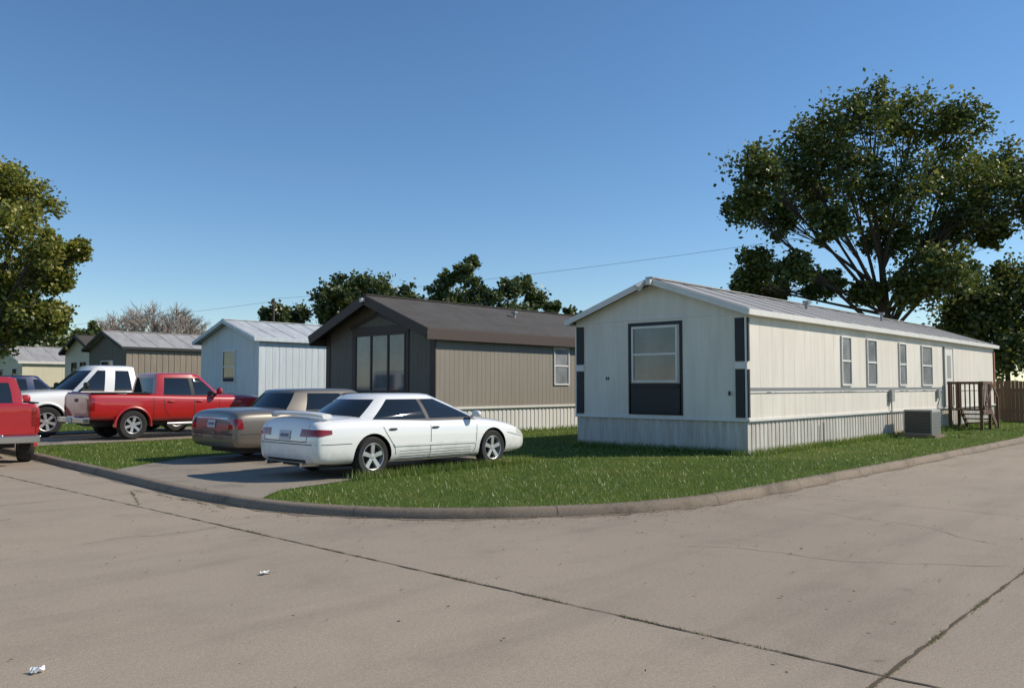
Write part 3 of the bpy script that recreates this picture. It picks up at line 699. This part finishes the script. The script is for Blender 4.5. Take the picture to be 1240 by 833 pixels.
        so_.grid(rows,True); so_.f.append(tuple(range(7))); so_.f.append(tuple(20*7+k for k in range(7)))
        so_.obj('rear_spoiler',P,E,smooth=True,ang=50)
    else:
        for sg in (1,-1): pj.line(sp,pj.side,[(1.75,0.52),(3.75,0.50)],0.035,sg,0.012)
        pj.line(sp,pj.end,[(-0.6,0.865),(0.6,0.865)],0.02,-1,0.008)
        for sg in (1,-1): pj.line(sp,pj.side,[(1.0,belt+0.005),(3.7,belt-0.01)],0.018,sg,0.006)
        sp.obj('chrome_strips',M['chrome'],E)
    un=MB(); un.box(0.35,L-0.45,-hw+0.34,hw-0.34,0.17,0.3); un.obj('underbody',M['black'],E)
    return E
def pickup(loc,rz,sc,P,kind='mid',nm='parked_pickup_truck',flare=True):
    E=empty(nm,loc,rz,sc)
    if kind=='mid':
        L=5.3;ra,fa,wr,hw=1.12,4.38,0.385,0.92
        st=[(0.0,0.86,0.56,1.17,1.185),(0.012,0.89,0.53,1.22,1.23),(0.06,0.905,0.52,1.24,1.25),(0.5,0.915,0.50,1.24,1.25),(1.6,0.92,0.46,1.22,1.23),(2.6,0.92,0.44,1.18,1.19),(3.7,0.92,0.44,1.16,1.20),(4.1,0.915,0.46,1.15,1.23),(4.6,0.90,0.46,1.13,1.21),(5.0,0.88,0.44,1.08,1.15),(5.18,0.85,0.42,1.0,1.04),(5.27,0.80,0.45,0.88,0.90),(5.3,0.75,0.50,0.82,0.83)]
        c0,c1,rb,rf=1.72,3.98,1.82,3.12; belt,rz_=1.14,1.80; bw,tw=0.845,0.68; B=[2.86,2.76]; bedend=1.62; bk='b'
    else:
        L=5.85;ra,fa,wr,hw=1.25,4.85,0.41,1.0
        st=[(0.0,0.93,0.60,1.24,1.255),(0.012,0.96,0.57,1.28,1.29),(0.06,0.98,0.55,1.30,1.31),(0.5,0.99,0.53,1.30,1.31),(1.8,1.0,0.50,1.28,1.29),(3.0,1.0,0.48,1.26,1.27),(4.0,1.0,0.48,1.24,1.29),(4.5,0.995,0.50,1.22,1.29),(5.1,0.98,0.50,1.19,1.26),(5.55,0.96,0.48,1.14,1.20),(5.76,0.94,0.46,1.05,1.09),(5.83,0.90,0.48,0.93,0.95),(5.85,0.84,0.54,0.86,0.87)]
        c0,c1,rb,rf=2.35,4.42,2.45,3.60; belt,rz_=1.24,1.97; bw,tw=0.92,0.74; B=[3.35,3.08]; bedend=2.25; bk='p'
    me=body_mesh(st,P,[(ra,wr,wr+0.07,hw),(fa,wr,wr+0.07,hw)],(0.07,bedend,-hw+0.13,hw-0.13,0.75,1.6))
    ring=[(c1,0,rf+0.02,0,'g'),(c1-0.05,bw*0.45,rf,tw*0.45,'g'),(c1-0.25,bw*0.86,rf-0.08,tw*0.88,'p'),(c1-0.38,bw*0.96,rf-0.2,tw*0.98,'g'),(B[0],bw,B[0]-0.08,tw,bk),(B[1],bw,B[1]-0.08,tw,'g'),(c0+0.22,bw,rb+0.2,tw,'p'),(c0+0.03,bw*0.95,rb+0.02,tw*0.95,'p'),(c0,bw*0.72,rb,tw*0.72,'g'),(c0,0,rb,0,'g')]
    gm=greenhouse(ring,belt-0.03,rz_,P,0.06,0.10,0.86)
    pj=Proj([me]); addmesh('body',me,E); addmesh('cabin',gm,E)
    for cx in (ra,fa):
        for sg in (1,-1): wheel(E,cx,sg*(hw-0.14),wr,0.25,sg,6,rimf=0.6)
    if flare:
        fl=MB()
        for cx in (ra,fa):
            for sg in (1,-1):
                rows=[]
                for k in range(17):
                    a=math.pi*(k/16)*1.06-0.03*math.pi; row=[]
                    for dr,dy in ((0.06,-0.04),(0.06,0.015),(0.085,0.03),(0.115,0.018),(0.13,-0.04)):
                        rr=wr+dr; row.append((cx+rr*math.cos(a),sg*(hw+dy-0.01),wr+rr*math.sin(a)))
                    rows.append(row)
                fl.grid(rows)
        fl.obj('fender_flares',P,E,smooth=True)
    dk=MB()
    for sg in (1,-1):
        for l in ([(c1-0.42,belt-0.02),(c1-0.42,0.6),(c1-0.48,0.5)],[(B[0]-0.05,belt-0.02),(B[0]-0.05,0.5)],[(c0+0.22,belt),(c0+0.24,0.8),(c0+0.42,0.5)],[(c0-0.06,belt+0.04),(c0-0.06,0.5)],[(c1-0.48,0.52),(c0+0.42,0.52)]):
            pj.line(dk,pj.side,l,0.016,sg)
    pj.line(dk,pj.end,[(-hw+0.1,1.15),(-hw+0.1,0.62),(hw-0.1,0.62),(hw-0.1,1.15)],0.015,-1)
    pj.patch(dk,pj.end,[(-0.12,1.0),(0.12,1.0),(0.12,1.09),(-0.12,1.09)],3,2,-1,0.006)
    pj.patch(dk,pj.end,[(-0.5,0.72),(0.5,0.72),(0.5,0.92),(-0.5,0.92)],6,3,1,0.008)
    dk.box(0.3,L-0.5,-0.5,0.5,0.35,0.55)
    # bed rail caps
    for sg in (1,-1):
        a,b=sorted((sg*(hw-0.15),sg*(hw-0.05))); zz=(1.245 if kind=='mid' else 1.305)
        dk.box(0.08,bedend,a,b,zz-0.02,zz+0.01)
    dk.obj('dark_trim',M['black'],E,recalc=False)
    cs_=MB()
    for sg in (1,-1): cs_.tube([(c0+0.3,sg*(hw+0.0),0.40),(c1-0.2,sg*(hw+0.0),0.40)],0.04,8)
    cs_.obj('side_steps',M['chrome'],E,smooth=True)
    rd=MB()
    for sg in (1,-1):
        pj.patch(rd,pj.end,[(sg*(hw-0.17),0.78),(sg*(hw-0.035),0.78),(sg*(hw-0.035),1.14),(sg*(hw-0.17),1.14)],4,6,-1,0.008)
        pj.patch(rd,pj.side,[(0.03,0.78),(0.13,0.78),(0.13,1.12),(0.03,1.12)],3,5,sg,0.006)
    rd.obj('tail_lights',M['redlens'],E)
    ch=MB(); ch.box(-0.16,0.02,-hw+0.03,hw-0.03,0.46,0.60); ch.box(-0.14,0.0,-0.25,0.25,0.60,0.63)
    ch.box(L-0.02,L+0.10,-hw+0.12,hw-0.12,0.48,0.64)
    ch.obj('bumpers',M['chrome'],E,bevel=0.03)
    pl=MB(); pl.box(-0.175,-0.161,-0.155,0.155,0.47,0.61); pl.obj('license_plate',M['plate'],E)
    hl=MB()
    for sg in (1,-1):
        pj.patch(hl,pj.end,[(sg*0.50,0.74),(sg*(hw-0.14),0.72),(sg*(hw-0.14),0.92),(sg*0.52,0.92)],5,4,1,0.01)
        pj.patch(hl,pj.side,[(L-0.35,0.76),(L-0.1,0.74),(L-0.12,0.90),(L-0.33,0.94)],5,3,sg,0.006)
    hl.obj('headlights',M['clens'],E)
    mr=MB(); hd=MB()
    for sg in (1,-1):
        ellip(mr,(c1-0.5,sg*(hw+0.13),belt+0.14),(0.06,0.11,0.10)); mr.beam((c1-0.48,sg*(hw-0.12),belt+0.05),(c1-0.5,sg*(hw+0.08),belt+0.08),0.05,0.04)
        for hx in (B[1]+0.2,c0+0.42):
            p=pj.side(hx,belt-0.14,sg,0.015)
            if p: ellip(hd,(hx,p[1],p[2]),(0.10,0.02,0.02))
    mr.obj('mirrors',M['black'] if kind!='mid' else P,E,smooth=True); hd.obj('door_handles',P if kind=='mid' else M['black'],E,smooth=True)
    return E
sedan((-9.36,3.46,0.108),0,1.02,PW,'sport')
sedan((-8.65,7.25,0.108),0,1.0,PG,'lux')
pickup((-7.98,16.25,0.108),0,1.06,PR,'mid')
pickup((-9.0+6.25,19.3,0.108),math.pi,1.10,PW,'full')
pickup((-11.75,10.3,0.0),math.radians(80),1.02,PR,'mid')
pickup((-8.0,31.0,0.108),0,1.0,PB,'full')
# ---------------------------------------------------------------- trees
def bez(a,b,c,n=6):
    a=Vector(a);b=Vector(b);c=Vector(c); return [a*(1-t)**2+b*2*t*(1-t)+c*t*t for t in [i/n for i in range(n+1)]]
def leaves(centres,n,size,spread,seed):
    r=np.random.default_rng(seed); C=np.asarray(centres); k=len(C)
    idx=r.integers(0,k,n); P=C[idx,:3]+r.normal(0,1,(n,3))*(C[idx,3:4]*spread)
    a=r.normal(0,1,(n,3)); a[:,2]*=0.6; a/=np.linalg.norm(a,axis=1,keepdims=True)
    b=r.normal(0,1,(n,3)); b-=a*(a*b).sum(1,keepdims=True); b/=np.linalg.norm(b,axis=1,keepdims=True)
    s=size*r.uniform(0.6,1.3,(n,1))
    V=np.stack([P-a*s*0.5,P+b*s*0.36,P+a*s*0.55,P-b*s*0.36],1)
    return V.reshape(-1,3)
def tree(name,base,clumps,tr,leafn,lsize,lm,seed,fork=0.3,sub=14):
    random.seed(seed); T=empty(name,(0,0,0)); base=Vector(base)
    C=[Vector(c[:3]) for c in clumps]; top=max(c.z for c in C); mid=sum(C,Vector())/len(C)
    fk=Vector((base.x+(mid.x-base.x)*0.25,base.y+(mid.y-base.y)*0.25,base.z+(top-base.z)*fork))
    b=MB(); b.tube(bez(base,(base.x,base.y,fk.z*0.6),fk,6),[tr*1.35]+[tr*(1-0.06*i) for i in range(6)],10)
    lead=Vector((mid.x,mid.y,base.z+(top-base.z)*0.72)); tp=bez(fk,(fk.x,fk.y,(fk.z+lead.z)/2),lead,6); b.tube(tp,[tr*0.65*(1-0.13*i) for i in range(7)],8)
    cs=[]
    for c in clumps:
        p=Vector(c[:3]); r=c[3]; st=random.choice(tp[:4]) if p.z>fk.z+1.5 else tp[0]
        if st.z>p.z: st=tp[0]
        m=(st+p)/2+Vector((random.uniform(-.5,.5),random.uniform(-.5,.5),random.uniform(-0.2,0.8)))
        pts=bez(st,m,p,6); rr=tr*0.24*(0.7+0.3*r)
        b.tube(pts,[rr*(1-0.12*i) for i in range(7)],6)
        for k in range(sub):
            d=Vector((random.gauss(0,1),random.gauss(0,1),random.gauss(0,1))).normalized(); rad=r*random.uniform(0.35,1.12)
            e=p+Vector((d.x*rad,d.y*rad,d.z*rad*0.9)); s0=pts[random.choice((3,4,5,6))]
            b.tube(bez(s0,(s0+e)/2+Vector((0,0,0.2*r)),e,3),[rr*0.25,rr*0.18,rr*0.12,rr*0.05],4,False)
            cs.append((e.x,e.y,e.z,r*random.uniform(0.12,0.30)))
    b.obj('trunk_and_limbs',M['bark'],T,smooth=True)
    fast('foliage',leaves(cs,leafn,lsize,1.0,seed),4,lm,T)
    return T
def cl(lst,depth,dj=1.5,seed=1):
    r=random.Random(seed); out=[]
    for (px,py,pr) in lst:
        dd=depth+r.uniform(-dj,dj); k=dd/1000
        out.append((*CW((px-620)*k,dd,1.6+(468-py)*k),pr*k))
    return out
big=[(1060,142,40),(1115,145,36),(1168,152,34),(1010,162,36),(965,192,38),(922,205,32),(905,245,24),(985,235,36),(1040,212,40),(1095,220,42),(1150,215,40),(1197,220,36),(1228,200,28),(1255,235,36),(948,262,26),(1005,270,24),(1080,282,30),(1130,288,34),(1178,265,34),(1205,280,20),(918,320,20),(962,325,22),(905,345,18),(1000,345,20),(1110,345,30),(1150,330,32),(938,355,18),(1050,352,18)]
tree('shade_tree',CW(18.6,40.5,YZ),cl(big,40,3,3),0.40,62000,0.22,M['leaf'],11,0.27,24)
rt=[(1185,355,32),(1225,350,34),(1260,345,40),(1165,390,28),(1205,385,36),(1245,395,40),(1230,430,30),(1280,400,46),(1190,425,24)]
tree('small_tree',CW(24.0,40.0,YZ),cl(rt,40,1.5,5),0.2,24000,0.22,M['leaf'],12,0.2,18)
lt=[(5,220,26),(30,245,28),(-25,235,40),(5,275,36),(45,300,24),(72,308,18),(92,300,13),(30,330,30),(66,342,18),(0,350,34),(40,372,26),(64,390,20),(10,395,26),(-45,290,46),(-55,350,50),(-30,400,40),(-70,240,40)]
tree('shade_tree',CW(-29.5,45,YZ),cl(lt,45,2,6),0.4,33000,0.24,M['leaf2'],13,0.25,22)
bt=[(330,384,15),(355,382,15),(395,366,22),(425,358,24),(455,356,24),(485,362,20),(405,385,24),(450,380,26),(490,385,22),(515,375,14)]
tree('background_tree',CW(-12.5,68,0),cl(bt,68,3,8),0.4,20000,0.36,M['leafd'],14,0.3,16)
bt=[(538,340,13),(560,332,12),(575,352,16),(550,364,18),(592,364,16),(530,360,12),(570,316,7),(615,352,14),(635,344,12),(650,362,14),(625,376,18),(668,377,10),(595,384,18),(690,380,7),(702,388,9)]
tree('background_tree',CW(-2.5,55,0),cl(bt,55,3,9),0.2,13000,0.27,M['leafd'],15,0.3,16)
bt=[(10,410,22),(45,412,20),(80,415,16),(-30,405,28),(110,408,14),(60,400,14)]
tree('background_tree',CW(-36,70,0),cl(bt,70,3,10),0.3,9000,0.4,M['leafd'],16,0.3,12)
hr=[]
r_=random.Random(4)
for i in range(110):
    a=r_.uniform(-0.85,1.1); dist=r_.uniform(88,125); hr.append((*CW(math.sin(a)*dist,math.cos(a)*dist,r_.uniform(1.5,5.5)),r_.uniform(2.0,3.6)))
cs=[]
for c in hr:
    for k in range(10):
        d=Vector((r_.gauss(0,1),r_.gauss(0,1),r_.gauss(0,1))).normalized()*c[3]*r_.uniform(0.3,1)
        cs.append((c[0]+d.x,c[1]+d.y,max(0.4,c[2]+d.z*0.7),c[3]*0.28))
fast('distant_tree_line',leaves(cs,50000,0.75,1.0,21),4,M['leafd'])
def bare(base,h,seed):
    random.seed(seed); T=empty('bare_tree',base); b=MB()
    def br(p,d,L,r,lv):
        q=p+d*L; b.tube([p,(p+q)/2+Vector((random.gauss(0,.04),random.gauss(0,.04),0))*L,q],[r,r*0.8,r*0.55],3 if lv<3 else 5,False)
        if lv==0: return
        for k in range(random.choice((3,4)) if lv>1 else 5):
            nd_=(d+Vector((random.gauss(0,.42),random.gauss(0,.42),random.gauss(0.05,.25)))).normalized()
            br(p+(q-p)*random.uniform(0.55,1.0),nd_,L*random.uniform(0.62,0.85),max(r*0.55,0.024),lv-1)
    br(Vector((0,0,0)),Vector((0,0,1)),h*0.30,0.18,5)
    b.obj('branches',M['barkg'],T)
for px_,dp,hh,sd in ((130,76,10.2,1),(165,80,11.2,2),(195,74,10.8,3),(225,80,10.2,4),(150,86,11,5),(210,88,11.5,6),(248,78,9.2,7)):
    bare(CW((px_-620)*dp/1000,dp,0),hh,sd)
# ---------------------------------------------------------------- utility pole and wires
p1=CW(-17.4,60,0); p2=CW(31,20,0)
for p in (p1,p2):
    U=empty('utility_pole',p); t=MB(); t.tube([(0,0,-0.02),(0,0,8.0)],[0.14,0.1],10); t.beam((-0.5,-0.5,7.6),(0.5,0.5,7.6),0.1,0.1)
    for k in (-0.4,0,0.4): t.tube([(k,k,7.65),(k,k,7.85)],0.04,6)
    t.obj('pole',M['bark'],U)
t=MB()
a=Vector((p1[0],p1[1],8.0));b=Vector((p2[0],p2[1],9.2))
t.tube([a.lerp(b,i/30)-Vector((0,0,0.8*4*(i/30)*(1-i/30))) for i in range(31)],0.007,4)
a2=Vector((p1[0],p1[1],7.8)); c=CW(-70,95,7.6)
t.tube([a2.lerp(Vector(c),i/20)-Vector((0,0,0.5*4*(i/20)*(1-i/20))) for i in range(21)],0.009,4)
t.obj('overhead_wire',M['black'])
def litter(x,y,s,sd):
    random.seed(sd); t=MB(); n=5
    t.grid([[(x+(i-n/2)*s/n+random.uniform(-.1,.1)*s/n,y+(j-n/2)*s/n*0.7,0.008+random.uniform(0,0.03)) for i in range(n)] for j in range(n)]); t.obj('paper_litter',M['paper'],recalc=False)
q=CW(-2.1,7.15); litter(q[0],q[1],0.10,1); q=CW(-2.65,4.72); litter(q[0],q[1],0.09,2)
# ---------------------------------------------------------------- light
w=D.worlds.new('World'); SC.world=w; w.use_nodes=True; nt=w.node_tree
sky=nt.nodes.new('ShaderNodeTexSky'); sky.sky_type='NISHITA'; sky.sun_disc=False
sdir=Vector((0.742,-0.662)).normalized(); el=math.radians(37)
sky.sun_elevation=el; sky.sun_rotation=math.atan2(sdir.x,sdir.y); sky.air_density=1.0; sky.dust_density=0.0; sky.ozone_density=4.0
hs=nt.nodes.new('ShaderNodeHueSaturation'); hs.inputs['Saturation'].default_value=1.12
bg=nt.nodes['Background']; bg.inputs[1].default_value=0.13; nt.links.new(sky.outputs[0],hs.inputs['Color']); nt.links.new(hs.outputs[0],bg.inputs[0])
sl=D.lights.new('sun','SUN'); sl.energy=4.8; sl.angle=math.radians(0.5); sl.color=(1,0.91,0.77)
so=D.objects.new('sun',sl); COL.objects.link(so)
sd=Vector((sdir.x*math.cos(el),sdir.y*math.cos(el),math.sin(el))); so.rotation_euler=(sd).to_track_quat('Z','Y').to_euler(); so.location=(0,0,30)
# ---------------------------------------------------------------- camera
cam=D.cameras.new('camera'); cam.lens=29.03; cam.sensor_width=36; cam.clip_end=3000
co=D.objects.new('camera',cam); COL.objects.link(co); co.location=(CU,CV,CZ)
fw=Vector((SA,CA,math.tan(math.radians(2.95)))).normalized()
co.rotation_euler=fw.to_track_quat('-Z','Y').to_euler()
SC.camera=co
SC.view_settings.view_transform='Standard'; SC.view_settings.look='None'; SC.view_settings.exposure=0
